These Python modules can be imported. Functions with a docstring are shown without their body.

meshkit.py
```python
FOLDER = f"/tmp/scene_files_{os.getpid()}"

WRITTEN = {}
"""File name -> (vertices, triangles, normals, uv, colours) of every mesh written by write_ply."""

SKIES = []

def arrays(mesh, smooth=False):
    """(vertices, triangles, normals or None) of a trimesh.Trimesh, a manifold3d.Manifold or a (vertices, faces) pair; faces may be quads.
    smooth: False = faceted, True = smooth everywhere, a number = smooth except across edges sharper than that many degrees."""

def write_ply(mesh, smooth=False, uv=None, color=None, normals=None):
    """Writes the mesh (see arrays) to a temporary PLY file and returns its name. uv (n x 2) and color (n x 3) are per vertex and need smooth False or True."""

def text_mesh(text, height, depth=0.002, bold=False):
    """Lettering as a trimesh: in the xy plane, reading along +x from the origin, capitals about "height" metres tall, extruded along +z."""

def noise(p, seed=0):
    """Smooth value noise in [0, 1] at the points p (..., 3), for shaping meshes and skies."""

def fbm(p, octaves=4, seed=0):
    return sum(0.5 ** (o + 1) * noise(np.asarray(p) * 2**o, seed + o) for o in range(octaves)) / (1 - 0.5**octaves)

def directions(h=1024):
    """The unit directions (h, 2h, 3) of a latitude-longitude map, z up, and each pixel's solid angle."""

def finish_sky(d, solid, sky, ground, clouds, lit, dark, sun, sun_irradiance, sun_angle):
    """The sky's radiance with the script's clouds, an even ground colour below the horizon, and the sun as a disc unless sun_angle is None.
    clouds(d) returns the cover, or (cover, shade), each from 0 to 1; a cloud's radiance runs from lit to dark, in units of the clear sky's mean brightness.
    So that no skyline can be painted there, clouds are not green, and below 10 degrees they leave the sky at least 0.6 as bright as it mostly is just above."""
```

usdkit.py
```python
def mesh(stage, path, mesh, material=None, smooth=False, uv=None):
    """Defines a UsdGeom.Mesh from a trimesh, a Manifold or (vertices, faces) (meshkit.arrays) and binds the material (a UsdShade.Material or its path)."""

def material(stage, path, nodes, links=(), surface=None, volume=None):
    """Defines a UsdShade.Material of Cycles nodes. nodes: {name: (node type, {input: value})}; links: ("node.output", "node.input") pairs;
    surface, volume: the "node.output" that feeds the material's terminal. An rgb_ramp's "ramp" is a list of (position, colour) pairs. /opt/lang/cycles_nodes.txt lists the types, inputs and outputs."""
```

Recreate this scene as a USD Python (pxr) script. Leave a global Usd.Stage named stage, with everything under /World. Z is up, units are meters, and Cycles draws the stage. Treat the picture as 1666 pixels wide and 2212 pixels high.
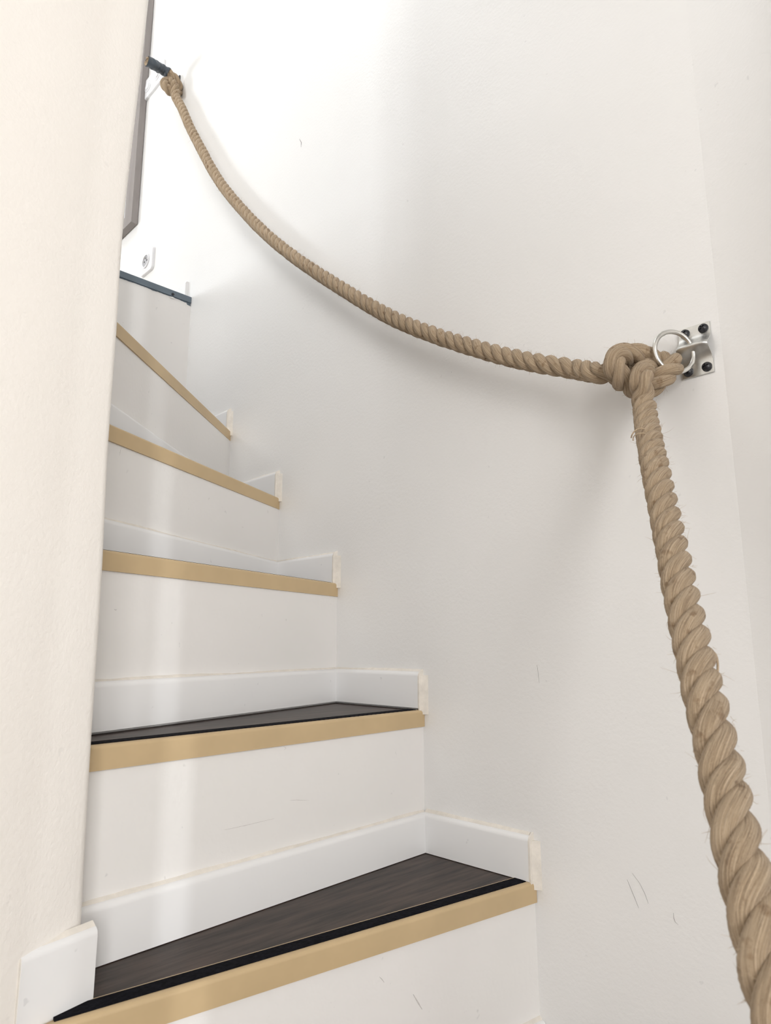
import math, random
import numpy as np
import trimesh
from scipy.interpolate import CubicSpline
from shapely.geometry import Polygon
from pxr import Usd, UsdGeom, UsdLux, UsdShade, Gf, Sdf, Vt
import usdkit, meshkit

stage = Usd.Stage.CreateInMemory()
UsdGeom.SetStageUpAxis(stage, UsdGeom.Tokens.z)
UsdGeom.SetStageMetersPerUnit(stage, 1.0)
UsdGeom.Xform.Define(stage, '/World')
UsdGeom.Scope.Define(stage, '/World/Looks')

# ------------------------------------------------------------------ camera
EYE = np.array([-0.8722, 0.0, 0.5361])
CR = np.array([0.7181, -0.6959, -0.0028])
CU = np.array([-0.1315, -0.1397, 0.9814])
CF = np.array([0.6834, 0.7044, 0.1919])
F_PX, W, H = 1488.4, 1666, 2212
cam = UsdGeom.Camera.Define(stage, '/World/Camera')
cam.CreateHorizontalApertureAttr(36.0)
cam.CreateVerticalApertureAttr(36.0 * H / W)
cam.CreateFocalLengthAttr(36.0 * F_PX / W)
cam.CreateClippingRangeAttr(Gf.Vec2f(0.02, 50))
cam.CreateFStopAttr(20.0)
cam.CreateFocusDistanceAttr(1.15)
cam.CreateExposureAttr(0.07)
m4 = np.eye(4)
m4[0, :3], m4[1, :3], m4[2, :3], m4[3, :3] = CR, CU, -CF, EYE
cam.AddTransformOp().Set(Gf.Matrix4d(*m4.ravel().tolist()))

# ------------------------------------------------------------------ daylight through the windows and the half-open door
def rect_light(name, pos, target, w, h, intensity, color):
    L = UsdLux.RectLight.Define(stage, '/World/' + name)
    L.CreateWidthAttr(w); L.CreateHeightAttr(h)
    L.CreateIntensityAttr(intensity); L.CreateColorAttr(Gf.Vec3f(*color))
    z = np.array(pos, float) - np.array(target, float); z /= np.linalg.norm(z)
    x = np.cross([0, 0, 1.0], z); x /= np.linalg.norm(x)
    y = np.cross(z, x)
    m = np.eye(4); m[0, :3], m[1, :3], m[2, :3], m[3, :3] = x, y, z, pos
    L.AddTransformOp().Set(Gf.Matrix4d(*m.ravel().tolist()))
    return L

rect_light('upstairs_daylight', (-2.30, 3.75, 1.95), (-1.0, 3.0, 1.95), 0.85, 0.66, 26.0, (0.93, 0.97, 1.0))
rect_light('upstairs_daylight_near', (-2.30, 1.40, 2.05), (-1.0, 1.4, 1.95), 0.5, 0.76, 15.5, (0.96, 0.985, 1.0))
rect_light('upstairs_skylight', (-1.10, 1.95, 4.06), (-1.10, 1.951, 0.0), 1.0, 1.2, 6.0, (0.96, 0.98, 1.0))
rect_light('downstairs_daylight', (-1.99, -2.02, 1.10), (-1.35, 1.0, 0.9), 0.98, 1.9, 12.4, (1.0, 0.985, 0.965))
rect_light('side_daylight', (-3.22, -0.60, 1.30), (-1.0, 0.0, 1.1), 1.0, 1.3, 0.4, (1.0, 0.985, 0.965))
rect_light('downstairs_skylight', (-1.15, -0.35, 4.06), (-1.15, -0.349, 0.0), 1.3, 1.3, 0.3, (0.98, 0.985, 1.0))
rect_light('hall_daylight', (-2.45, -5.3, 1.1), (-1.345, -1.96, 1.1), 0.02, 2.0, 520.0, (0.95, 0.98, 1.0))
rect_light('hall_daylight_far', (-2.285, -5.3, 1.1), (-1.345, -1.96, 1.1), 0.02, 2.0, 230.0, (0.95, 0.98, 1.0))

# ------------------------------------------------------------------ helpers
def numbered(parent, name):
    p, k = f'{parent}/{name}', 0
    while stage.GetPrimAtPath(p):
        k += 1
        p = f'{parent}/{name}_{k:03d}'
    return p

def path_of(parent):
    return '/World' if parent is None else str(parent.GetPath())

def obj(name, mesh, mat, parent=None, smooth=False):
    return usdkit.mesh(stage, numbered(path_of(parent), name), mesh, mat, smooth=smooth).GetPrim()

def tag(prim, label=None, cat=None, group=None, kind=None):
    for k, v in (('label', label), ('category', cat), ('group', group), ('kind', kind)):
        if v:
            prim.SetCustomDataByKey(k, v)
    return prim

def thing(name, label, cat, loc=(0, 0, 0), group=None):
    x = UsdGeom.Xform.Define(stage, numbered('/World', name))
    x.AddTranslateOp().Set(Gf.Vec3d(*map(float, loc)))
    return tag(x.GetPrim(), label, cat, group)

def struct(name, mesh, mat, label=None, smooth=False):
    return tag(obj(name, mesh, mat, None, smooth), label, None, None, 'structure')

def move(m, d):
    m = m.copy(); m.apply_translation(-np.asarray(d, float)); return m

def prism(poly, z0, z1):
    """A plan outline extruded from z0 to z1."""
    m = trimesh.creation.extrude_polygon(Polygon(poly), z1 - z0, engine='earcut')
    m.apply_translation([0, 0, z0])
    return m

def box(x0, x1, y0, y1, z0, z1):
    m = trimesh.creation.box((x1 - x0, y1 - y0, z1 - z0))
    m.apply_translation([(x0 + x1) / 2, (y0 + y1) / 2, (z0 + z1) / 2])
    return m

def join(*ms):
    return trimesh.util.concatenate(list(ms))

def run(profile, P0, P1, back, up=(0, 0, 1.0), cut0=None, cut1=None):
    """A straight moulding: profile points (depth along back, height along up) carried from P0 to P1."""
    P0, P1, back, up = (np.asarray(a, float) for a in (P0, P1, back, up))
    poly = Polygon(profile)
    v2, f2 = trimesh.creation.triangulate_polygon(poly, engine='earcut')
    ext = np.array(poly.exterior.coords)[:-1]
    n = len(ext)
    t = (P1 - P0) / np.linalg.norm(P1 - P0)
    def ring(P, cut, pts):
        q = P + pts[:, :1] * back + pts[:, 1:] * up
        if cut is not None:
            c = np.asarray(cut, float)
            q = q - t * (((q - P) @ c) / (t @ c))[:, None]
        return q
    a, b = ring(P0, cut0, ext), ring(P1, cut1, ext)
    V = [a, b]; F = []
    for i in range(n):
        j = (i + 1) % n
        F += [[i, j, n + j], [i, n + j, n + i]]
    ca, cb = ring(P0, cut0, v2), ring(P1, cut1, v2)
    V += [ca, cb]
    k = 2 * n
    F += [[k + x[0], k + x[2], k + x[1]] for x in f2]
    k += len(v2)
    F += [[k + x[0], k + x[1], k + x[2]] for x in f2]
    m = trimesh.Trimesh(np.vstack(V), np.array(F), process=False)
    m.merge_vertices(); m.fix_normals()
    return m

def at(px, py, depth):
    """The point that the camera sees at a pixel of the 1666 x 2212 frame, at a depth in metres."""
    return EYE + (CF + CR * (px - W / 2) / F_PX - CU * (py - H / 2) / F_PX) * depth

def at_x(px, py, X):
    v = CF + CR * (px - W / 2) / F_PX - CU * (py - H / 2) / F_PX
    return EYE + v * (X - EYE[0]) / v[0]

# ------------------------------------------------------------------ materials
def mat(name, nodes, links, surface='p.BSDF'):
    return usdkit.material(stage, '/World/Looks/' + name, nodes, links, surface=surface)

def paint(name, base, alt, rough=0.5, spec=0.35, bump=0.25, grain=160, mott=2.2, dirt=0.0):
    nodes = {
        'g': ('geometry', {}),
        'n': ('noise_texture', {'scale': mott, 'detail': 3.0, 'roughness': 0.55}),
        'r': ('rgb_ramp', {'ramp': [(0.30, base), (0.70, alt)]}),
        'sp': ('noise_texture', {'scale': 75.0, 'detail': 2.0}),
        'sr': ('rgb_ramp', {'ramp': [(0.0, (1, 1, 1)), (0.735, (1, 1, 1)), (0.78, (1 - dirt, 1 - dirt, 1 - dirt * .95)), (1.0, (1 - dirt,) * 3)]}),
        'mx': ('mix_color', {'blend_type': 'multiply', 'fac': 1.0}),
        'b1': ('noise_texture', {'scale': grain, 'detail': 3.0}),
        'b2': ('noise_texture', {'scale': 7.0, 'detail': 2.0}),
        'ad': ('math', {'math_type': 'multiply_add', 'value2': 4.0}),
        'bu': ('bump', {'strength': bump, 'distance': 0.003}),
        'p': ('principled_bsdf', {'roughness': rough, 'specular_ior_level': spec}),
    }
    links = [('g.position', 'n.vector'), ('g.position', 'sp.vector'), ('g.position', 'b1.vector'), ('g.position', 'b2.vector'),
             ('n.fac', 'r.fac'), ('sp.fac', 'sr.fac'), ('r.color', 'mx.a'), ('sr.color', 'mx.b'), ('mx.result', 'p.base_color'),
             ('b2.fac', 'ad.value1'), ('b1.fac', 'ad.value3'), ('ad.value', 'bu.height'), ('bu.normal', 'p.normal')]
    return mat(name, nodes, links)

def plain(name, color, rough=0.5, metallic=0.0, spec=0.5, var=0.12, scale=30, stretch=(1, 1, 1), bump=0.1, dist=0.001):
    c = np.array(color, float)
    nodes = {
        'g': ('geometry', {}),
        'm': ('mapping', {'scale': stretch}),
        'n': ('noise_texture', {'scale': scale, 'detail': 4.0, 'roughness': 0.6}),
        'r': ('rgb_ramp', {'ramp': [(0.3, tuple(c * (1 - var))), (0.7, tuple(np.minimum(c * (1 + var), 1)))]}),
        'bu': ('bump', {'strength': bump, 'distance': dist}),
        'p': ('principled_bsdf', {'roughness': rough, 'metallic': metallic, 'specular_ior_level': spec}),
    }
    links = [('g.position', 'm.vector'), ('m.vector', 'n.vector'), ('n.fac', 'r.fac'), ('r.color', 'p.base_color'), ('n.fac', 'bu.height'), ('bu.normal', 'p.normal')]
    return mat(name, nodes, links)

M_wall = paint('wall_paint', (0.80, 0.793, 0.782), (0.815, 0.808, 0.798), 0.42, 0.35, 0.10, dirt=0.10)
M_newel = paint('newel_paint', (0.885, 0.845, 0.795), (0.90, 0.865, 0.82), 0.5, 0.35, 0.22, grain=230, dirt=0.05)
M_riser = paint('riser_paint', (0.80, 0.785, 0.765), (0.82, 0.80, 0.785), 0.38, 0.4, 0.10, mott=4, dirt=0.14)
M_board = paint('board_paint', (0.83, 0.828, 0.83), (0.84, 0.837, 0.837), 0.32, 0.45, 0.03, mott=5, dirt=0.12)
M_caulk = plain('caulk', (0.78, 0.735, 0.67), 0.7, var=0.08, scale=60, bump=0.5)
M_ceil = paint('ceiling_paint', (0.82, 0.81, 0.79), (0.83, 0.82, 0.80), 0.8, 0.2, 0.05)
M_tan = plain('tan_nosing', (0.55, 0.41, 0.235), 0.42, var=0.05, scale=14, bump=0.04)
M_grip = plain('black_grip', (0.006, 0.006, 0.009), 0.9, spec=0.08, var=0.6, scale=220, bump=0.7)
M_wood = plain('dark_tread_wood', (0.044, 0.029, 0.023), 0.40, spec=0.2, var=0.8, scale=8, stretch=(1.2, 11, 4), bump=0.08)
M_slate = plain('slate_edge_paint', (0.125, 0.16, 0.195), 0.5, var=0.08, scale=20, bump=0.1)
M_steel = plain('zinc_steel', (0.66, 0.66, 0.64), 0.42, metallic=1.0, var=0.12, scale=40, bump=0.05)
M_ring = plain('ring_steel', (0.68, 0.67, 0.64), 0.3, metallic=1.0, var=0.08, scale=60, bump=0.03)
M_black = plain('black_screw', (0.012, 0.012, 0.016), 0.38, var=0.2, scale=200, bump=0.1)
M_tape = plain('dark_tape', (0.055, 0.07, 0.088), 0.45, var=0.15, scale=50, bump=0.2)
M_frame = plain('taupe_frame_wood', (0.27, 0.245, 0.235), 0.55, var=0.12, scale=8, stretch=(4, 4, 0.6), bump=0.1)
M_panel = plain('pale_panel', (0.55, 0.56, 0.58), 0.3, var=0.04)
M_plastic = plain('white_plastic', (0.80, 0.80, 0.82), 0.25, var=0.01, bump=0.0)
M_grey = plain('socket_grey', (0.42, 0.42, 0.44), 0.4, var=0.03, bump=0.0)
M_mark = plain('pencil_grey_scuff', (0.33, 0.31, 0.31), 0.8, var=0.3, scale=200)
M_smudge = plain('grey_smudge', (0.60, 0.575, 0.56), 0.8, var=0.15, scale=200)
M_floor = plain('dark_floor_wood', (0.13, 0.10, 0.08), 0.4, var=0.35, scale=5, stretch=(10, 1.2, 4), bump=0.08)
M_floorup = plain('pale_floor_wood', (0.42, 0.36, 0.29), 0.4, var=0.15, scale=5, stretch=(10, 1.2, 4), bump=0.08)

M_jute = mat('jute', {
    'co': ('attribute', {'attribute': 'fibre'}),
    'n': ('noise_texture', {'scale': 1.0, 'detail': 4.0, 'roughness': 0.65, 'distortion': 0.4}),
    'r': ('rgb_ramp', {'ramp': [(0.28, (0.21, 0.145, 0.09)), (0.48, (0.435, 0.325, 0.215)), (0.72, (0.62, 0.495, 0.355))]}),
    'g': ('geometry', {}),
    'n2': ('noise_texture', {'scale': 95.0, 'detail': 3.0}),
    'r2': ('rgb_ramp', {'ramp': [(0.0, (0.45, 0.38, 0.32)), (0.28, (0.62, 0.55, 0.48)), (0.40, (1, 1, 1)), (1.0, (1, 1, 1))]}),
    'mx': ('mix_color', {'blend_type': 'multiply', 'fac': 1.0}),
    'bu': ('bump', {'strength': 0.9, 'distance': 0.0022}),
    'p': ('principled_bsdf', {'roughness': 0.85, 'specular_ior_level': 0.15, 'sheen_weight': 0.15}),
}, [('co.vector', 'n.vector'), ('n.fac', 'r.fac'), ('g.position', 'n2.vector'), ('n2.fac', 'r2.fac'), ('r.color', 'mx.a'), ('r2.color', 'mx.b'),
    ('mx.result', 'p.base_color'), ('n.fac', 'bu.height'), ('bu.normal', 'p.normal')])
M_fibre = plain('jute_fibre', (0.42, 0.32, 0.215), 0.8, var=0.2, scale=300, bump=0.0)

# ------------------------------------------------------------------ the setting
TOP = 3.95
def bend(p, a, n):
    return [(p[0], p[1])]

# outer wall: flat along x = 0 beside the stair, then bending inwards below the rope ring
wall_r = struct('wall_right', box(0.0, 0.15, 0.288, 4.6, -0.12, TOP), M_wall, 'long white stairwell wall on the right, behind the rope')
plan = []
x, y, ang = 0.0, 0.288, math.radians(8)
for k in range(9):
    plan.append((x, y))
    x -= 0.012 * math.sin(ang); y -= 0.012 * math.cos(ang)
    ang += math.radians(2.2)
plan += [(x, y), (x - 2.45 * math.sin(ang), y - 2.45 * math.cos(ang))]
end = plan[-1]
struct('wall_right', prism(plan + [(end[0] + 0.3, end[1]), (0.15, 0.0), (0.15, 0.288)], -0.12, TOP), M_wall, 'white wall bending towards the viewer right of the ring plate', smooth=12)

# inner wall end the stair winds round; its hand-plastered corner leans a few millimetres
NF = np.array([0.2382, -0.9712, 0.0])                    # out of its front face
ND = np.array([-0.9712, -0.2382, 0.0])                   # along the face, away from the corner
prof = [(-0.12, -0.576, 0.711), (0.298, -0.5795, 0.7101), (0.437, -0.5826, 0.7095), (0.526, -0.5836, 0.7092), (0.63, -0.5854, 0.7088), (0.761, -0.5892, 0.7079),
        (0.877, -0.5896, 0.7078), (0.997, -0.5915, 0.7073), (1.057, -0.5901, 0.7076), (1.23, -0.5837, 0.7092), (1.319, -0.581, 0.7099), (1.6, -0.575, 0.711), (TOP, -0.575, 0.711)]
pz = np.array(prof)
zs = np.concatenate([np.linspace(-0.12, 1.6, 60), [2.4, TOP]])
cx, cy = CubicSpline(pz[:, 0], pz[:, 1])(zs), np.interp(zs, pz[:, 0], pz[:, 2])
cx[zs > 1.6] = -0.575
R = 0.016
rings = []
for xx, yy in zip(cx, cy):
    c = np.array([xx, yy])
    pts = []
    a0, a1, R2 = math.atan2(NF[1], NF[0]), math.atan2(NF[1], NF[0]) + math.radians(13), 0.55
    cc = c + np.array([-R, R * 1.0])                      # centre of the small rounded corner
    c2 = cc - (R2 - R) * np.array([math.cos(a1), math.sin(a1)])   # the face turns away gently before it
    for t in np.linspace(0, 1, 12):
        a = a0 + t * (a1 - a0)
        pts.append(c2 + R2 * np.array([math.cos(a), math.sin(a)]))
    for t in np.linspace(0, 1, 7)[1:]:
        a = a1 + t * (0 - a1)
        pts.append(cc + R * np.array([math.cos(a), math.sin(a)]))
    pts.append(np.array([xx, 1.0])); pts.append(np.array([-3.2, 1.0]))
    pts.append(np.array([-3.2, pts[0][1] + (-3.2 - pts[0][0]) * ND[1] / ND[0]]))
    pts.append(pts[0] + ND[:2] * 0.15)
    rings.append(np.array(pts))
n = len(rings[0])
V = np.vstack([np.c_[r, np.full(n, z)] for r, z in zip(rings, zs)])
Fc = []
for i in range(len(zs) - 1):
    for j in range(n):
        k = (j + 1) % n
        Fc += [[i * n + j, i * n + k, (i + 1) * n + k], [i * n + j, (i + 1) * n + k, (i + 1) * n + j]]
cap = trimesh.creation.triangulate_polygon(Polygon(rings[0]), engine='earcut')
b0 = len(V); V = np.vstack([V, np.c_[cap[0], np.full(len(cap[0]), zs[0])], np.c_[cap[0], np.full(len(cap[0]), zs[-1])]])
Fc += [[b0 + f[0], b0 + f[2], b0 + f[1]] for f in cap[1]] + [[b0 + len(cap[0]) + q for q in f] for f in cap[1]]
nm = trimesh.Trimesh(V, np.array(Fc), process=False); nm.fix_normals()
struct('wall_left', nm, M_newel, 'cream plastered wall end that the stair winds round', smooth=40)

def wall_with_hole(axis, pos, th, a0, a1, z0, z1, holes):
    """A wall across x or y at pos, from a0 to a1, with rectangular openings (b0, b1, zz0, zz1)."""
    p = Polygon([(a0, z0), (a1, z0), (a1, z1), (a0, z1)])
    for b0, b1, c0, c1 in holes:
        p = p.difference(Polygon([(b0, c0), (b1, c0), (b1, c1), (b0, c1)]))
    m = trimesh.creation.extrude_polygon(p, th, engine='earcut')
    v = m.vertices.copy()
    out = np.c_[v[:, 2] + pos, v[:, 0], v[:, 1]] if axis == 'x' else np.c_[v[:, 0], v[:, 2] + pos, v[:, 1]]
    m = trimesh.Trimesh(out, m.faces, process=False); m.fix_normals()
    return m

struct('wall_left', wall_with_hole('x', -2.3, 0.1, 1.0, 4.6, 1.1, TOP, [(3.30, 4.20, 1.60, 2.32), (1.13, 1.67, 1.65, 2.45)]), M_wall, 'white upstairs wall with the low window')
struct('wall_left', wall_with_hole('x', -3.3, 0.1, -1.9, 0.2, -0.12, TOP, [(-1.12, -0.08, 0.62, 1.98)]), M_wall, 'white wall on the left of the lower room')
GX0, GX1 = -1.377, -1.335                                # the door stands a hand's breadth open here
struct('wall_back', wall_with_hole('y', -2.0, 0.1, -3.2, -0.2, -0.12, TOP, [(-2.50, -1.48, 0.12, 2.1), (GX0, -0.47, -0.12, 2.05)]), M_wall, 'white wall of the lower room behind the viewer')
struct('wall_front', box(-2.3, 0.25, 4.6, 4.7, 1.3, TOP), M_wall, 'white end wall of the upstairs room')
cp_ = Polygon([(-3.3, -2.0), (0.25, -2.0), (0.25, 4.7), (-3.3, 4.7)]).difference(Polygon([(-1.85, -1.05), (-0.45, -1.05), (-0.45, 0.35), (-1.85, 0.35)])).difference(Polygon([(-1.65, 1.3), (-0.55, 1.3), (-0.55, 2.6), (-1.65, 2.6)]))
cm_ = trimesh.creation.extrude_polygon(cp_, 0.1, engine='earcut'); cm_.apply_translation([0, 0, TOP])
struct('ceiling', cm_, M_ceil, 'white ceiling high above the stair')
struct('floor', prism([(-3.2, -1.9), (-0.62, -1.9), (0.1, 0.25), (0.1, 0.7), (-0.56, 0.74), (-3.2, 0.1)], -0.12, 0.0), M_floor, 'dark wooden floor at the foot of the stair')
struct('floor', prism([(0.02, 1.708), (0.02, 4.62), (-2.25, 4.62), (-2.25, 1.0), (-1.05, 1.0), (-1.05, 1.708)], 1.40, 1.520), M_floorup, 'upstairs floor behind the dark landing edge')

def window(name, axis, pos, b0, b1, c0, c1, label):
    w = tag(UsdGeom.Xform.Define(stage, '/World/' + name).GetPrim(), label, None, None, 'structure')
    t = 0.045
    def bar(p0, p1, q0, q1):
        return box(pos - .02, pos + .02, p0, p1, q0, q1) if axis == 'x' else box(p0, p1, pos - .02, pos + .02, q0, q1)
    obj('window_frame', join(bar(b0, b0 + t, c0, c1), bar(b1 - t, b1, c0, c1), bar(b0 + t, b1 - t, c0, c0 + t), bar(b0 + t, b1 - t, c1 - t, c1)), M_board, w)
    obj('mullion', bar((b0 + b1) / 2 - .02, (b0 + b1) / 2 + .02, c0 + t, c1 - t), M_board, w)
window('window_1', 'x', -2.25, 3.30, 4.20, 1.60, 2.32, 'low white window of the upstairs room')
window('window_5', 'x', -2.25, 1.13, 1.67, 1.65, 2.45, 'low white window beside the upper stair')
window('window_6', 'x', -3.25, -1.12, -0.08, 0.62, 1.98, 'white side window of the lower room')
window('window_2', 'y', -1.95, -2.50, -1.48, 0.12, 2.1, 'white window of the lower room')
w3 = tag(UsdGeom.Xform.Define(stage, '/World/window_3').GetPrim(), 'white roof window in the ceiling over the foot of the stair', None, None, 'structure')
obj('window_frame', join(box(-1.85, -1.79, -1.05, 0.35, TOP, TOP + .08), box(-.51, -.45, -1.05, 0.35, TOP, TOP + .08), box(-1.79, -.51, -1.05, -.99, TOP, TOP + .08), box(-1.79, -.51, .29, .35, TOP, TOP + .08)), M_board, w3)
w4 = tag(UsdGeom.Xform.Define(stage, '/World/window_4').GetPrim(), 'white roof window in the ceiling over the upper stair', None, None, 'structure')
obj('window_frame', join(box(-1.65, -1.60, 1.3, 2.6, TOP, TOP + .08), box(-.60, -.55, 1.3, 2.6, TOP, TOP + .08), box(-1.60, -.60, 1.3, 1.35, TOP, TOP + .08), box(-1.60, -.60, 2.55, 2.6, TOP, TOP + .08)), M_board, w4)
d1 = tag(UsdGeom.Xform.Define(stage, '/World/door_1').GetPrim(), 'white door standing slightly ajar in the lower room', None, None, 'structure')
obj('door_leaf', prism([(GX1, -1.97), (-0.475, -1.97), (-0.475, -1.935), (GX1, -1.935)], 0.0, 2.045), M_board, d1)

# ------------------------------------------------------------------ the winding stair
SK = 0.0592                                               # skirting height
NOSE_H = 0.026
# per riser: level of the tread it carries, where it meets the outer wall, angle of its line, end of its line at the inner wall
risers = [
    dict(z=0.2150, y=0.6030, a=7.4, xe=-0.655),
    dict(z=0.4325, y=0.8105, a=-3.6, xe=-0.586),
    dict(z=0.6580, y=1.0370, a=-17.3, xe=-0.586),
    dict(z=0.8610, y=1.2400, a=-27.6, xe=-0.586),
    dict(z=1.0660, y=1.4570, a=-40.4, xe=-0.586),
]
for r in risers:
    a = math.radians(r['a'])
    r['d'] = np.array([-math.cos(a), math.sin(a), 0.0])      # from the wall inwards
    r['b'] = np.array([math.sin(a), math.cos(a), 0.0])       # away from whoever climbs
    if r['b'][1] < 0: r['b'] = -r['b']
    r['W'] = np.array([0.0, r['y'], 0.0])
    r['E'] = r['W'] + r['d'] * (r['xe'] / r['d'][0])

nose_profile = [(-0.0035, -NOSE_H), (-0.0035, -0.004), (-0.0028, -0.0018), (-0.001, -0.0002), (0.001, 0.0004), (0.0045, 0.0006), (0.0045, -0.0008), (0.0245, -0.0008), (0.0245, 0.0006), (0.0275, 0.0006), (0.0275, -0.003), (0.0, -0.003), (0.0, -NOSE_H)]
grip_profile = [(0.0047, -0.0007), (0.0047, 0.0014), (0.0243, 0.0014), (0.0243, -0.0007)]
board_profile = [(0.0, 0.0), (-0.0105, 0.0), (-0.0105, SK - 0.0075), (-0.0095, SK - 0.0038), (-0.0072, SK - 0.0012), (-0.004, SK), (0.0, SK)]
bead_profile = [(0.0005, SK - 0.001), (-0.0050, SK - 0.001), (-0.0036, SK + 0.0008), (-0.0016, SK + 0.0022), (0.0005, SK + 0.0036)]
WB = np.array([1.0, 0, 0])                                # into the outer wall

names = ['lowest winder step in view, brown wood tread with wide black grip strip',
         'second winder step from the bottom, its dark tread seen almost edge-on',
         'third winder step, its nosing level with the eye under two grey skirtings',
         'fourth winder step, nosing slanting down under a thin grey skirting wedge',
         'fifth winder step, the steepest slanting nosing below the upstairs landing']
rng = np.random.default_rng(5)

def wavy_bead(P0, P1, back, seed, ragged=0.0012, z0=0.0):
    """A hand-smeared bead of filler along the top of a board."""
    g = np.random.default_rng(seed)
    nseg = max(6, int(np.linalg.norm(np.subtract(P1, P0)) / 0.012))
    prof = np.array(bead_profile)
    V, F = [], []
    k = len(prof)
    base = np.convolve(g.normal(0, 1, nseg + 5), np.ones(5) / 5, 'valid')[:nseg + 1] * 0.8
    for i in range(nseg + 1):
        P = np.asarray(P0) + (np.asarray(P1) - np.asarray(P0)) * i / nseg
        s = 1 + 0.45 * base[i]
        for b, u in prof:
            uu = SK - 0.001 + (u - SK + 0.001) * s
            V.append(P + np.asarray(back) * b + np.array([0, 0, uu + z0]))
        if i:
            for j in range(k):
                q = (j + 1) % k
                F += [[(i - 1) * k + j, (i - 1) * k + q, i * k + q], [(i - 1) * k + j, i * k + q, i * k + j]]
    m = trimesh.Trimesh(np.array(V), np.array(F), process=False)
    n0 = len(V) - k
    F2 = [[0, j, j + 1] for j in range(1, k - 1)] + [[n0, n0 + j + 1, n0 + j] for j in range(1, k - 1)]
    m = trimesh.Trimesh(np.array(V), np.vstack([F, F2]), process=False); m.fix_normals()
    return m

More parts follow.
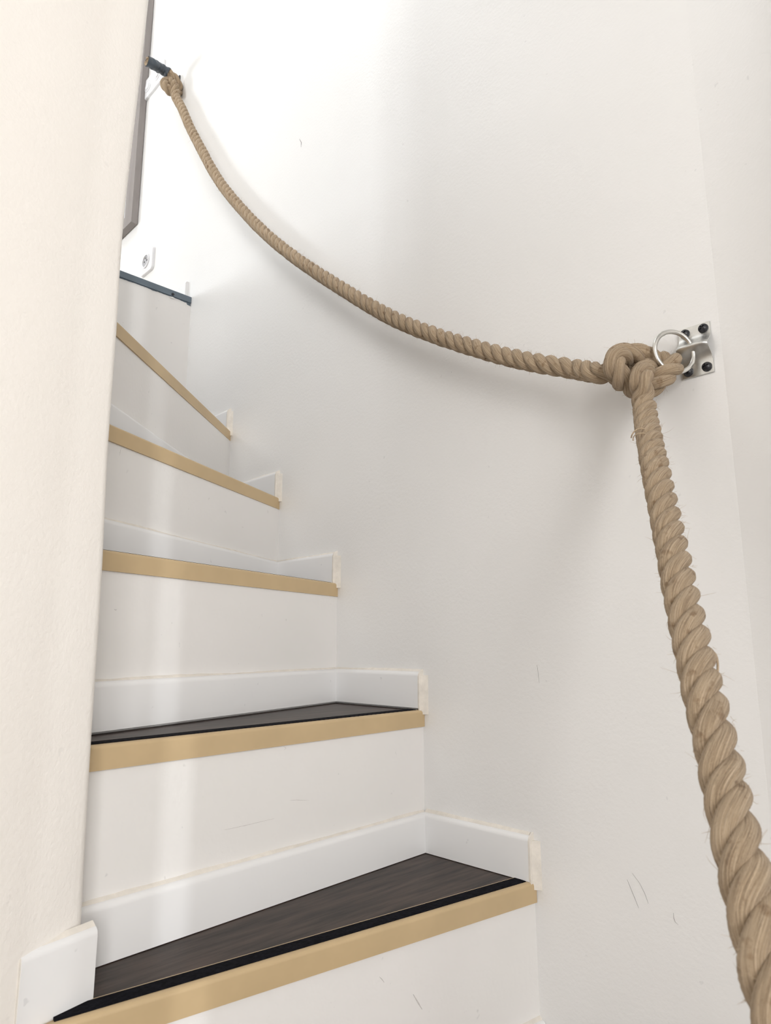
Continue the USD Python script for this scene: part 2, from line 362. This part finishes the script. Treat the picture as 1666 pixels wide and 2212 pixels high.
FY = 1.7003                                               # the face below the landing edge
for i, r in enumerate(risers):
    z0 = 0.0 if i == 0 else risers[i - 1]['z']
    z = r['z']
    o = np.array([0, r['y'], z0])
    st = thing('stair_step', names[i], 'step', o, 'winder steps')
    Wp, E, b = r['W'], r['E'], r['b']
    t = 0.022
    if i == 0:
        ins = Wp + np.array([0.004, 0, 0])
        rp = [ins, E, E + b * t, Wp + np.array([0.004, 0, 0]) + b * t]
    else:
        rp = [Wp + np.array([0.004, 0, 0]), E, E + b * t, Wp + np.array([0.004, 0, 0]) + b * t]
    obj('riser', move(prism([p[:2] for p in rp], z0 - 0.015 if i else 0.0, z - 0.0035), o), M_riser, st)
    # tread
    if i < 4:
        nx = risers[i + 1]
        nb = nx['b'] * 0.006
        tp = [Wp + b * 0.023 + np.array([0.004, 0, 0]), E + b * 0.023, nx['E'] + nb, nx['W'] + nb + np.array([0.004, 0, 0])]
        if i == 0:
            tp = [Wp + b * 0.023 + np.array([0.004, 0, 0]), Wp + b * 0.023 + r['d'] * 0.578, np.array([-0.578, 0.703, 0]), np.array([-0.573, 0.74, 0]), nx['E'] + nb + np.array([0.012, 0, 0]), nx['W'] + nb + np.array([0.004, 0, 0])]
    else:
        tp = [Wp + b * 0.023 + np.array([0.004, 0, 0]), E + b * 0.023, np.array([-0.586, 1.05, 0]), np.array([-0.60, FY + 0.004, 0]), np.array([0.004, FY + 0.004, 0])]
    obj('tread', move(prism([p[:2] for p in tp], z - 0.022, z), o), M_wood, st)
    # nosing with its grip strip
    Pw, Pe = Wp + np.array([-0.0005, 0, z]), np.array([E[0], E[1], z])
    obj('nosing', move(run(nose_profile, Pw, Pe, b), o), M_tan, st, smooth=35)
    g0, g1 = Pw + r['d'] * 0.012, (Pw + r['d'] * 0.615 if i == 0 else Pe)
    gs = run(grip_profile, g0, g1, b)
    obj('grip_strip', move(gs, o), M_grip, st)
    # skirting along the foot of the next riser and along the outer wall
    gap = 0.0035 if i == 1 else 0.0008
    zz = np.array([0, 0, z + gap])
    last = i == 4
    if not last:
        nx = risers[i + 1]
        p0, p1 = nx['W'] + zz, nx['E'] + zz + np.array([0.002, 0, 0])
        bm = obj('skirting_board', move(run(board_profile, p0, p1, nx['b']), o), M_board, st, smooth=35)
        obj('filler_bead', move(wavy_bead(p0 + nx['d'] * 0.004, p1, nx['b'], 10 + i), o), M_caulk, bm, smooth=50)
        yend = nx['W'][1] - 0.001
    else:
        yend = FY
    q0, q1 = np.array([0, r['y'] + 0.0015, 0]) + zz, np.array([0, yend, 0]) + zz
    if last:
        q0[2] -= 0.004
    cut = None if last else risers[i + 1]['b']
    wb = obj('skirting_board', move(run(board_profile, q0, q1, WB, cut1=cut), o), M_board, st, smooth=35)
    obj('filler_bead', move(wavy_bead(q0 + np.array([0, 0.002, 0]), q1 - np.array([0, 0.004, 0]), WB, 30 + i), o), M_caulk, wb, smooth=50)
    # cream filler smeared over the sawn end of the wall board
    ep = [(0.0, -0.012), (-0.0095, -0.006), (-0.0112, 0.006), (-0.0108, SK - 0.007), (-0.0085, SK - 0.0015), (-0.0045, SK + 0.002), (0.0, SK + 0.004)]
    es = run(ep, q0 - np.array([0, 0.0030, 0]), q0 + np.array([0, 0.0, 0]), WB)
    wedge = prism([(0.002, q0[1] - 0.017), (0.002, q0[1] - 0.001), (-0.0075, q0[1] - 0.001), (-0.006, q0[1] - 0.004)], q0[2] - 0.010, q0[2] + SK - 0.006)
    obj('filler_end', move(join(es, wedge), o), M_caulk, wb, smooth=50)

# skirting block on the front of the inner wall, standing on the lowest nosing
st1 = stage.GetPrimAtPath('/World/stair_step')
o = np.array([0, risers[0]['y'], 0.0])
A0 = np.array([-0.5721, 0.7120, 0.2165]); A1 = np.array([-0.6440, 0.6944, 0.2165])
blk = [(0.0005, -0.012), (-0.0085, -0.012), (-0.0085, SK - 0.006), (-0.0078, SK - 0.0022), (-0.0055, SK + 0.0004), (-0.003, SK + 0.0015), (0.0005, SK + 0.0015)]
bm = obj('skirting_board', move(run(blk, A0, A1, -NF), o), M_board, st1, smooth=35)
fp = [A0 + NF * 0.003 + ND * 0.001, A1 + NF * 0.003, A1 - NF * 0.002, A1 - ND * 0.02 - NF * 0.004, A0 + ND * 0.012 - NF * 0.018, A0 + ND * 0.009 - NF * 0.006]
obj('filler_bead', move(prism([p[:2] for p in fp], 0.21, A0[2] + SK + 0.0012), o), M_caulk, bm)
obj('filler_bead', move(wavy_bead(A0 + np.array([0, 0, 0.001]), A1 + np.array([0, 0, 0.001]), -NF, 77), o), M_caulk, bm, smooth=50)
endp = [(0.0008, -0.012), (-0.0080, -0.012), (-0.0080, SK - 0.006), (-0.0072, SK - 0.0015), (-0.004, SK + 0.001), (0.0008, SK + 0.001)]
obj('filler_end', move(run(endp, A1, A1 + ND * 0.0016, -NF), o), M_caulk, bm, smooth=50)
# floor skirting at the foot of the lowest riser, its bead just in view
q = risers[0]
p0, p1 = q['W'] + np.array([0, 0, -0.014]), q['W'] + q['d'] * 0.5 + np.array([0, 0, -0.014])
bm = obj('skirting_board', move(run(board_profile, p0, p1, q['b']), o), M_board, st1, smooth=35)
obj('filler_bead', move(wavy_bead(p0, p1, q['b'], 91), o), M_caulk, bm, smooth=50)

# the landing edge: pale face under a slate-painted edge board
LZ = 1.5237
o = np.array([0, FY, 1.05])
la = thing('landing_edge', 'pale face under the slate-blue edge of the upstairs landing', 'landing', o)
obj('riser', move(box(-1.05, 0.004, FY, FY + 0.02, 1.05, LZ - 0.012), o), M_riser, la)
edge = run([(-0.004, -0.0185), (-0.004, -0.001), (-0.003, 0.0), (0.09, 0.0), (0.09, -0.003), (0.001, -0.003), (0.001, -0.0185)], (-0.0005, FY, LZ), (-1.05, FY, LZ), (0, 1, 0))
en = obj('edge_board', move(edge, o), M_slate, la, smooth=35)
# paint runs along the lower rim of the edge
V, F = [], []
g = np.random.default_rng(3)
xs = np.linspace(-0.001, -0.45, 140)
dr = np.convolve(np.abs(g.normal(0, 1, 144)), np.ones(5) / 5, 'valid')[:140] * 0.0022
dr[:4] += 0.006
for k, x in enumerate(xs):
    V += [(x, FY - 0.0012, LZ - 0.016), (x, FY - 0.0012, LZ - 0.0185 - dr[k]), (x, FY + 0.001, LZ - 0.0185 - dr[k]), (x, FY + 0.001, LZ - 0.016)]
    if k:
        a = 4 * (k - 1)
        for j in range(4):
            q = (j + 1) % 4
            F += [[a + j, a + q, a + 4 + q], [a + j, a + 4 + q, a + 4 + j]]
pm = trimesh.Trimesh(np.array(V), np.array(F), process=False); pm.fix_normals()
obj('paint_run', move(pm, o), M_slate, en)
s = trimesh.creation.cylinder(0.0038, 0.003, sections=20); s.apply_transform(trimesh.transformations.rotation_matrix(math.pi / 2, [1, 0, 0]))
s.apply_translation([-0.058, FY - 0.005, LZ - 0.0135])
obj('screw', move(s, o), M_black, en)
ch = trimesh.creation.icosphere(1, 0.006); ch.apply_scale([1.4, 0.3, 0.5]); ch.apply_translation([-0.058, FY - 0.0015, LZ - 0.0225])
obj('chipped_filler', move(ch, o), M_ceil, la)

lb = run(board_profile, (0, FY + 0.018, LZ - 0.003), (0, 4.59, LZ - 0.003), WB)
bb = struct('baseboard_right', lb, M_board, 'white skirting board along the upstairs landing wall', smooth=35)

# ------------------------------------------------------------------ things on the upstairs wall
def rounded_rect(w, h, r, n=6):
    pts = []
    for cx_, cy_, a in ((w / 2 - r, h / 2 - r, 0), (-w / 2 + r, h / 2 - r, 90), (-w / 2 + r, -h / 2 + r, 180), (w / 2 - r, -h / 2 + r, 270)):
        for t in np.linspace(a, a + 90, n):
            pts.append((cx_ + r * math.cos(math.radians(t)), cy_ + r * math.sin(math.radians(t))))
    return np.array(pts)

def plate_mesh(w, h, r, th, edge=0.004):
    """A pillow-edged plate against the wall x = 0: face towards -x, in local (y, z)."""
    lay = [(0.0, 0.0), (th * 0.55, 0.0), (th * 0.85, edge * 0.35), (th, edge)]
    V, F = [], []
    base = rounded_rect(w, h, r)
    n = len(base)
    for dx, ins in lay:
        s = rounded_rect(w - 2 * ins, h - 2 * ins, max(r - ins * 0.5, 0.001))
        V += [(-dx, p[0], p[1]) for p in s]
    for i in range(len(lay) - 1):
        for j in range(n):
            k = (j + 1) % n
            F += [[i * n + j, i * n + k, (i + 1) * n + k], [i * n + j, (i + 1) * n + k, (i + 1) * n + j]]
    t0 = (len(lay) - 1) * n
    F += [[t0, t0 + j, t0 + j + 1] for j in range(1, n - 1)]
    F += [[0, j + 1, j] for j in range(1, n - 1)]
    m = trimesh.Trimesh(np.array(V, float), np.array(F), process=False); m.fix_normals()
    return m

def disc(radius, th, y, z, x):
    c = trimesh.creation.cylinder(radius, th, sections=40)
    c.apply_transform(trimesh.transformations.rotation_matrix(math.pi / 2, [0, 1, 0]))
    c.apply_translation([x, y, z]); return c

def annulus(r0, r1, th, y, z, x):
    c = trimesh.creation.annulus(r0, r1, th, sections=40)
    c.apply_transform(trimesh.transformations.rotation_matrix(math.pi / 2, [0, 1, 0]))
    c.apply_translation([x, y, z]); return c

so = thing('wall_socket', 'white square power socket low on the upstairs wall above the landing edge', 'socket', (0, 2.001, 1.765))
obj('cover_plate', plate_mesh(0.084, 0.082, 0.012, 0.010), M_plastic, so, smooth=30)
obj('socket_rim', annulus(0.0195, 0.024, 0.004, 0, 0, -0.0115), M_plastic, so, smooth=30)
wl = obj('socket_well', disc(0.0195, 0.0015, 0, 0, -0.0104), M_grey, so, smooth=30)
for dy in (-0.009, 0.009):
    obj('pin_hole', disc(0.0026, 0.001, dy, 0, -0.0115), M_black, wl)
obj('earth_pin', disc(0.0024, 0.008, 0, 0.010, -0.014), M_steel, wl)

sw = thing('wall_switch', 'white double switch plate on the upstairs wall behind the taped rope end', 'switch', (0, 2.052, 2.482))
obj('cover_plate', plate_mesh(0.152, 0.082, 0.010, 0.009), M_plastic, sw, smooth=30)
for dy in (-0.036, 0.036):
    k = obj('rotary_knob', join(disc(0.017, 0.003, dy, 0, -0.009), disc(0.0125, 0.003, dy, 0, -0.0115)), M_plastic, sw, smooth=30)
    obj('knob_rim', annulus(0.0185, 0.0225, 0.002, dy, 0, -0.0095), M_plastic, k, smooth=30)

fr = thing('wall_frame', 'taupe wooden frame hanging on the upstairs wall past the wall end', 'frame', (0, 2.5, 1.955))
o = np.array([0, 2.5, 1.955])
fy0, fy1, fz0, fz1, fw = 2.110, 2.90, 1.955, 3.30, 0.058
def rail(pts):
    m = prism(pts, 0.002, 0.024)
    v = m.vertices; m.vertices = np.c_[-v[:, 2], v[:, 0], v[:, 1]]
    m.fix_normals()
    return move(m, o)
obj('stile', rail([(fy0, fz0), (fy0 + fw, fz0 + fw * .72), (fy0 + fw, fz1 - fw), (fy0, fz1)]), M_frame, fr)
obj('stile', rail([(fy1, fz0), (fy1, fz1), (fy1 - fw, fz1 - fw), (fy1 - fw, fz0 + fw * .72)]), M_frame, fr)
obj('bottom_rail', rail([(fy0, fz0), (fy1, fz0), (fy1 - fw, fz0 + fw * .72), (fy0 + fw, fz0 + fw * .72)]), M_frame, fr)
obj('top_rail', rail([(fy0, fz1), (fy0 + fw, fz1 - fw), (fy1 - fw, fz1 - fw), (fy1, fz1)]), M_frame, fr)
obj('panel', move(box(-0.010, -0.001, fy0 + fw * .9, fy1 - fw * .9, fz0 + fw * .65, fz1 - fw * .9), o), M_panel, fr)

# ------------------------------------------------------------------ ring plate that carries the rope
pc = np.array([0.0, 0.3188, 0.9108])
rp = thing('ring_plate', 'zinc wall plate with four black screws and a steel ring through its ridge', 'bracket', pc)
hw, hh, th = 0.0198, 0.0344, 0.0022
zz = np.concatenate([np.linspace(-hh, -0.021, 5), np.linspace(-0.02, 0.02, 33), np.linspace(0.021, hh, 5)])
def ridge(z):
    return 0.0195 * np.exp(-np.abs((z - 0.001) / 0.0098) ** 1.7)
yy = np.linspace(-hw, hw, 15)
V, F = [], []
ny, nz = len(yy), len(zz)
for side in (0, 1):
    for zq in zz:
        for yq in yy:
            # the fold flattens out a little towards the sides
            p = ridge(zq) * (1 - 0.25 * abs(yq / hw) ** 4)
            V.append((-(p + 0.0008 + (th if side else 0.0)), yq, zq))
N0 = ny * nz
for i in range(nz - 1):
    for j in range(ny - 1):
        a, b_, c_, d_ = i * ny + j, i * ny + j + 1, (i + 1) * ny + j + 1, (i + 1) * ny + j
        F += [[a, b_, c_], [a, c_, d_], [N0 + a, N0 + c_, N0 + b_], [N0 + a, N0 + d_, N0 + c_]]
rim = [j for j in range(ny)] + [i * ny + ny - 1 for i in range(1, nz)] + [(nz - 1) * ny + j for j in range(ny - 2, -1, -1)] + [i * ny for i in range(nz - 2, 0, -1)]
for k in range(len(rim)):
    a, b_ = rim[k], rim[(k + 1) % len(rim)]
    F += [[a, b_, N0 + b_], [a, N0 + b_, N0 + a]]
pm = trimesh.Trimesh(np.array(V), np.array(F), process=False); pm.fix_normals()
obj('plate', pm, M_steel, rp, smooth=35)
for sy, sz in ((-0.0118, 0.0262), (0.0118, 0.0262), (-0.0118, -0.0262), (0.0118, -0.0262)):
    hd = trimesh.creation.revolve(np.array([(0, 0.0062), (0.0022, 0.0060), (0.0045, 0.0048), (0.0060, 0.0026), (0.0064, 0.0), (0, 0.0)])[::-1], sections=28)
    crs = trimesh.boolean.difference([hd, trimesh.creation.box((0.0066, 0.0014, 0.005), trimesh.transformations.translation_matrix([0, 0, 0.0062])),
                                      trimesh.creation.box((0.0014, 0.0066, 0.005), trimesh.transformations.translation_matrix([0, 0, 0.0062]))], engine='manifold')
    crs.apply_transform(trimesh.transformations.rotation_matrix(0.5 + 9 * sz, [0, 0, 1]))
    crs.apply_transform(trimesh.transformations.rotation_matrix(-math.pi / 2, [0, 1, 0]))
    crs.apply_translation([-0.0028, sy, sz])
    obj('screw', crs, M_black, rp, smooth=30)
RC = np.array([-0.0355, 0.3335, 0.9036]) + 0.0
HP = np.array([-0.0125, 0.3185, 0.9075])
e1 = (HP - RC); e1 -= np.array([0, 0, e1[2]]); e1 /= np.linalg.norm(e1)
e2 = np.array([0, 0, 1.0]) * 1.0
RR = 0.0272
ta = np.linspace(0, 2 * math.pi, 72, endpoint=False)
V, F = [], []
nt = 14
e3 = np.cross(e1, e2)
for i, a in enumerate(ta):
    rad = e1 * math.cos(a) + e2 * math.sin(a)
    for b_ in np.linspace(0, 2 * math.pi, nt, endpoint=False):
        tr = 0.0029 * (1 + (0.12 if abs(a - 2.1) < 0.05 else 0))
        V.append(RC + rad * (RR + tr * math.cos(b_)) + e3 * tr * math.sin(b_))
    for j in range(nt):
        k = (j + 1) % nt
        p, q = i * nt, ((i + 1) % len(ta)) * nt
        F += [[p + j, q + j, q + k], [p + j, q + k, p + k]]
tm = trimesh.Trimesh(np.array(V), np.array(F), process=False); tm.fix_normals()
obj('ring', move(tm, pc), M_ring, rp, smooth=True)

# hook behind the upper knot
hk = thing('wall_hook', 'small dark hook plate half hidden behind the upper rope knot', 'hook', (0, 1.868, 2.352))
obj('base_plate', box(-0.004, 0.0, -0.011, 0.011, -0.022, 0.022), M_black, hk)
hp = np.array([(-0.003 - 0.03 * math.sin(t), 0.0, 0.012 * math.cos(t)) for t in np.linspace(0, math.pi, 16)])
def tube(path, r, sides=10):
    path = np.asarray(path, float)
    T = np.gradient(path, axis=0); T /= np.linalg.norm(T, axis=1, keepdims=True)
    nn = np.cross(T[0], [0.3, 0.5, 0.8]); nn /= np.linalg.norm(nn)
    V, F = [], []
    for i in range(len(path)):
        nn = nn - T[i] * (nn @ T[i]); nn /= np.linalg.norm(nn); bb_ = np.cross(T[i], nn)
        for a in np.linspace(0, 2 * math.pi, sides, endpoint=False):
            V.append(path[i] + r * (math.cos(a) * nn + math.sin(a) * bb_))
        if i:
            for j in range(sides):
                k = (j + 1) % sides
                p, q_ = (i - 1) * sides, i * sides
                F += [[p + j, p + k, q_ + k], [p + j, q_ + k, q_ + j]]
    c0, c1 = len(V), len(V) + 1
    V += [path[0], path[-1]]
    e = (len(path) - 1) * sides
    for j in range(sides):
        k = (j + 1) % sides
        F += [[c0, k, j], [c1, e + j, e + k]]
    m = trimesh.Trimesh(np.array(V), np.array(F), process=False); m.fix_normals()
    return m
obj('eye', tube(hp, 0.0035), M_black, hk, smooth=True)

# ------------------------------------------------------------------ the rope
D = 0.0285
LAY = 2.35 * D
mm = 0.001
pts = []
# taped tail, upper knot (against the wall hook), upper span
KD = 2.205
def K(px, py, w):                                         # w: millimetres towards the viewer
    return at(px, py, KD - w * mm)
tip = at_x(317, 131, -0.125)
pts += [tip, tip + (K(352, 151, 10) - tip) * 0.5, K(352, 151, 8), K(372, 164, -2), K(383, 178, -14), K(386, 196, -22), K(377, 204, -2), K(362, 192, 22), K(356, 181, 16),
        K(364, 175, 0), K(377, 186, 12), K(379, 203, 22)]
n_tail = 3
span = [(390, 228), (406, 265), (430, 313), (469, 384), (518, 447), (573, 504), (638, 557), (700, 599), (770, 643), (850, 688), (930, 721), (1020, 750), (1100, 772), (1180, 788), (1250, 799)]
for px, py in span:
    f = np.clip((px - 390) / 900, 0, 1)
    pts.append(at_x(px, py, -0.034 - 0.031 * f))
KB = 0.893
def Q(px, py, w):
    return at(px, py, KB - w * mm)
pts += [Q(1306, 807, -2), Q(1345, 808, -16), Q(1388, 800, -22), Q(1424, 785, -12), Q(1449, 783, 4), Q(1451, 797, 19), Q(1430, 816, 25), Q(1400, 838, 16), Q(1367, 836, 6),
        Q(1340, 815, 20), Q(1327, 785, 27), Q(1337, 767, 18), Q(1362, 766, 5), Q(1394, 769, -2), Q(1410, 781, -6), Q(1402, 796, 6), Q(1389, 805, 30), Q(1384, 821, 45), Q(1388, 850, 38), Q(1395, 895, 60)]
low = [(1000, 1413), (1136, 1442), (1271, 1469), (1407, 1499), (1543, 1530), (1655, 1558), (1794, 1587), (1932, 1620), (2070, 1652), (2208, 1690), (2330, 1722)]
for py, px in low:
    dep = 1 / (1.252 + (py - 902) * 0.00139)
    pts.append(at(px, py, dep))
pts = np.array(pts)
ch = np.r_[0, np.cumsum(np.linalg.norm(np.diff(pts, axis=0), axis=1) ** 0.75)]
cs = CubicSpline(ch, pts)
fine = cs(np.linspace(0, ch[-1], 12000))
s = np.r_[0, np.cumsum(np.linalg.norm(np.diff(fine, axis=0), axis=1))]
ds = 0.0021
S = np.arange(0, s[-1], ds)
C = np.stack([np.interp(S, s, fine[:, k]) for k in range(3)], 1)
T = np.gradient(C, axis=0); T /= np.linalg.norm(T, axis=1, keepdims=True)
Nn = np.zeros_like(C); nv = np.cross(T[0], [0, 0, 1.0]); nv /= np.linalg.norm(nv)
for i in range(len(C)):
    nv = nv - T[i] * (nv @ T[i]); nv /= np.linalg.norm(nv); Nn[i] = nv
Bn = np.cross(T, Nn)
s_tail = float(np.interp(ch[2], np.linspace(0, ch[-1], 12000), s)) + 0.022

rope = thing('handrail_rope', 'thick twisted jute rope knotted to the ring plate and hung as the stair handrail', 'rope', (0, 0, 0))
SIDES = 26
ra, rs = 0.495 * D / 2, 0.515 * D / 2
g = np.random.default_rng(11)
wob = np.interp(S, np.arange(0, s[-1] + 0.05, 0.03), g.normal(0, 1, len(np.arange(0, s[-1] + 0.05, 0.03))))
for k in range(3):
    th_ = 2 * math.pi * (S / LAY + k / 3) + 0.10 * wob
    sc = C + ra * (np.cos(th_)[:, None] * Nn + np.sin(th_)[:, None] * Bn)
    rad = (sc - C) / ra
    ts = np.gradient(sc, axis=0); ts /= np.linalg.norm(ts, axis=1, keepdims=True)
    rad = rad - ts * (rad * ts).sum(1, keepdims=True); rad /= np.linalg.norm(rad, axis=1, keepdims=True)
    bi = np.cross(ts, rad)
    phi = np.linspace(0, 2 * math.pi, SIDES, endpoint=False)
    fat = 1 + 0.035 * np.interp(S, np.arange(0, s[-1] + 0.05, 0.018), g.normal(0, 1, len(np.arange(0, s[-1] + 0.05, 0.018))))
    # yarns: shallow ridges winding the other way round the strand
    psi = phi[None, :] * 1.0 + (2 * math.pi / (LAY * 1.05)) * S[:, None]
    rr = rs * fat[:, None] * (1 + 0.022 * np.cos(9 * psi) + 0.012 * np.cos(17 * psi + 1.0))
    P3 = sc[:, None] + rr[..., None] * (np.cos(phi)[None, :, None] * rad[:, None] * 1.0 + np.sin(phi)[None, :, None] * bi[:, None])
    ns = len(S)
    V = P3.reshape(-1, 3)
    i, j = np.meshgrid(np.arange(ns - 1), np.arange(SIDES), indexing='ij')
    j2 = (j + 1) % SIDES
    Fq = np.stack([i * SIDES + j, (i + 1) * SIDES + j, (i + 1) * SIDES + j2, i * SIDES + j2], -1).reshape(-1, 4)
    Ft = np.vstack([Fq[:, [0, 2, 1]], Fq[:, [0, 3, 2]]])
    c0 = len(V)
    V = np.vstack([V, sc[0], sc[-1]])
    e = (ns - 1) * SIDES
    Ft = np.vstack([Ft, [[c0, jj, (jj + 1) % SIDES] for jj in range(SIDES)], [[c0 + 1, e + (jj + 1) % SIDES, e + jj] for jj in range(SIDES)]])
    prim = obj('strand', trimesh.Trimesh(V, Ft, process=False), M_jute, rope, smooth=True)
    co = np.stack([np.cos(psi) * 9.0 + 40 * k, np.sin(psi) * 9.0, np.broadcast_to(S[:, None] * 55.0, psi.shape)], -1).reshape(-1, 3)
    co = np.vstack([co, co[0], co[-1]])
    UsdGeom.PrimvarsAPI(prim).CreatePrimvar('fibre', Sdf.ValueTypeNames.Float3Array, 'vertex').Set(Vt.Vec3fArray.FromNumpy(co.astype(np.float32)))

# tape round the tail, following the strands under it
it = int(s_tail / ds)
phi = np.linspace(0, 2 * math.pi, 36, endpoint=False)
rows = []
idx = list(range(1, it + 1))
for i in idx:
    thk = 2 * math.pi * S[i] / LAY
    lob = 0.055 * np.cos(3 * (phi - thk)) * 1.0
    rib = 1 + 0.03 * math.sin(S[i] * 420)
    rr = (D / 2 + 0.0016) * (0.975 + lob * 0.8) * rib
    rows.append(C[i] + rr[:, None] * (np.cos(phi)[:, None] * Nn[i] + np.sin(phi)[:, None] * Bn[i]))
ns, sd = len(rows), 36
V = np.vstack(rows)
i, j = np.meshgrid(np.arange(ns - 1), np.arange(sd), indexing='ij')
j2 = (j + 1) % sd
Fq = np.stack([i * sd + j, (i + 1) * sd + j, (i + 1) * sd + j2, i * sd + j2], -1).reshape(-1, 4)
Ft = np.vstack([Fq[:, [0, 2, 1]], Fq[:, [0, 3, 2]]])
tag(obj('tape_wrap', trimesh.Trimesh(V, Ft, process=False), M_tape, rope, smooth=True), 'dark tape wound round the rope end')

# loose fibres standing off the rope
g = np.random.default_rng(21)
cp, cnt, wid = [], [], []
for _ in range(2600):
    i = int(g.integers(it + 8, len(S) - 12))
    a = g.uniform(0, 2 * math.pi)
    out = math.cos(a) * Nn[i] + math.sin(a) * Bn[i]
    base = C[i] + out * D * 0.47
    ln = g.gamma(2.2, 0.0016) + 0.0015
    d1 = out * g.uniform(0.35, 1.0) + T[i] * g.normal(0, 0.9) + np.cross(T[i], out) * g.normal(0, 0.6)
    d1 /= np.linalg.norm(d1)
    d2 = d1 + g.normal(0, 0.45, 3)
    cp += [base, base + d1 * ln * 0.5, base + d1 * ln * 0.6 + d2 * ln * 0.4]
    cnt.append(3); wid += [0.00022, 0.00018, 0.00008]
fb = UsdGeom.BasisCurves.Define(stage, str(rope.GetPath()) + '/loose_fibre')
fb.CreateTypeAttr('linear'); fb.CreatePointsAttr(Vt.Vec3fArray.FromNumpy(np.array(cp, np.float32)))
fb.CreateCurveVertexCountsAttr(Vt.IntArray(cnt)); fb.CreateWidthsAttr(Vt.FloatArray(wid)); fb.SetWidthsInterpolation('vertex')
UsdShade.MaterialBindingAPI.Apply(fb.GetPrim()).Bind(M_fibre)
fb.GetPrim().SetCustomDataByKey('kind', 'stuff')
def yarn(pix, depths, r):
    p = np.array([at(px, py, dd) for (px, py), dd in zip(pix, depths)])
    t = np.linspace(0, 1, len(p))
    return tube(CubicSpline(t, p)(np.linspace(0, 1, 24)), r, 7)
tag(obj('loose_yarn', join(yarn([(1392, 928), (1380, 926), (1369, 934), (1364, 946)], [.765, .763, .765, .768], 0.0008),
                        yarn([(1400, 938), (1385, 936), (1372, 940), (1368, 952)], [.758, .756, .76, .764], 0.0006)), M_fibre, rope, smooth=True), 'frayed yarn loop sticking out just under the ring knot')
obj('loose_yarn', yarn([(1532, 1408), (1546, 1414), (1551, 1436), (1549, 1458), (1540, 1456)], [.505, .50, .497, .496, .505], 0.0009), M_fibre, rope, smooth=True)

# ------------------------------------------------------------------ scuffs and scratches on the outer wall
def scuff(pix, w):
    p = [at_x(px, py, -0.0004) for px, py in pix]
    V, F = [], []
    for i, q in enumerate(p):
        ww = w * (1 - abs(2 * i / (len(p) - 1) - 1) * 0.8)
        V += [(q[0], q[1] - ww, q[2]), (q[0], q[1] + ww, q[2]), (0.0005, q[1] + ww, q[2]), (0.0005, q[1] - ww, q[2])]
        if i:
            a = 4 * (i - 1)
            for j in range(4):
                k = (j + 1) % 4
                F += [[a + j, a + k, a + 4 + k], [a + j, a + 4 + k, a + 4 + j]]
    m = trimesh.Trimesh(np.array(V), np.array(F), process=False); m.fix_normals(); return m
for pix, w in (([(1355, 1900), (1364, 1922), (1373, 1944), (1380, 1962)], .00022), ([(1366, 1886), (1382, 1908), (1393, 1930), (1401, 1952)], .00015),
               ([(1455, 1972), (1456, 1984), (1459, 1992), (1466, 1998)], .00035), ([(1160, 1436), (1163, 1455), (1165, 1475)], .00015),
               ([(647, 300), (651, 308), (650, 318)], .0012), ([(975, 803), (976, 805)], .0005), ([(1043, 1484), (1050, 1485)], .0003)):
    obj('scratch', scuff(pix, w), M_mark, wall_r)

# faint knocks and scuffs on the risers and on the inner wall
def at_plane(px, py, P, nrm):
    v = CF + CR * (px - W / 2) / F_PX - CU * (py - H / 2) / F_PX
    return EYE + v * (((np.asarray(P) - EYE) @ nrm) / (v @ nrm))
def scuff_on(pix, w, P, nrm, parent, origin):
    nrm = np.asarray(nrm, float)
    p = [at_plane(px, py, P, nrm) for px, py in pix]
    V, F = [], []
    for i, q in enumerate(p):
        ww = w * (1 - abs(2 * i / (len(p) - 1) - 1) * 0.8)
        t = p[min(i + 1, len(p) - 1)] - p[max(i - 1, 0)]; t /= np.linalg.norm(t)
        c = np.cross(t, nrm) * ww
        V += [q + nrm * 0.0004 - c, q + nrm * 0.0004 + c, q - nrm * 0.0006 + c, q - nrm * 0.0006 - c]
        if i:
            a = 4 * (i - 1)
            for j in range(4):
                k = (j + 1) % 4
                F += [[a + j, a + k, a + 4 + k], [a + j, a + 4 + k, a + 4 + j]]
    F += [[0, 1, 2], [0, 2, 3], [len(V) - 4, len(V) - 2, len(V) - 3], [len(V) - 4, len(V) - 1, len(V) - 2]]
    m = trimesh.Trimesh(np.array(V), np.array(F), process=False); m.fix_normals()
    obj('scratch', move(m, origin), M_smudge, parent)
for k, pix, w in ((0, [(893, 2148), (903, 2165), (912, 2180)], .0007), (0, [(820, 2110), (826, 2116), (830, 2122)], .0004),
                  (1, [(483, 1793), (530, 1783), (592, 1768)], .0003), (1, [(626, 1729), (640, 1728), (668, 1729)], .0003), (1, [(612, 1612), (618, 1616), (614, 1620)], .0004),
                  (2, [(246, 1316), (250, 1318), (252, 1316)], .0006), (2, [(370, 1344), (371, 1347), (372, 1344)], .0005), (3, [(258, 984), (259, 978), (262, 964)], .0004)):
    sp = stage.GetPrimAtPath('/World/stair_step' + (f'_{k:03d}' if k else ''))
    scuff_on(pix, w, risers[k]['W'], -risers[k]['b'], sp, np.array([0, risers[k]['y'], 0.0 if k == 0 else risers[k - 1]['z']]))
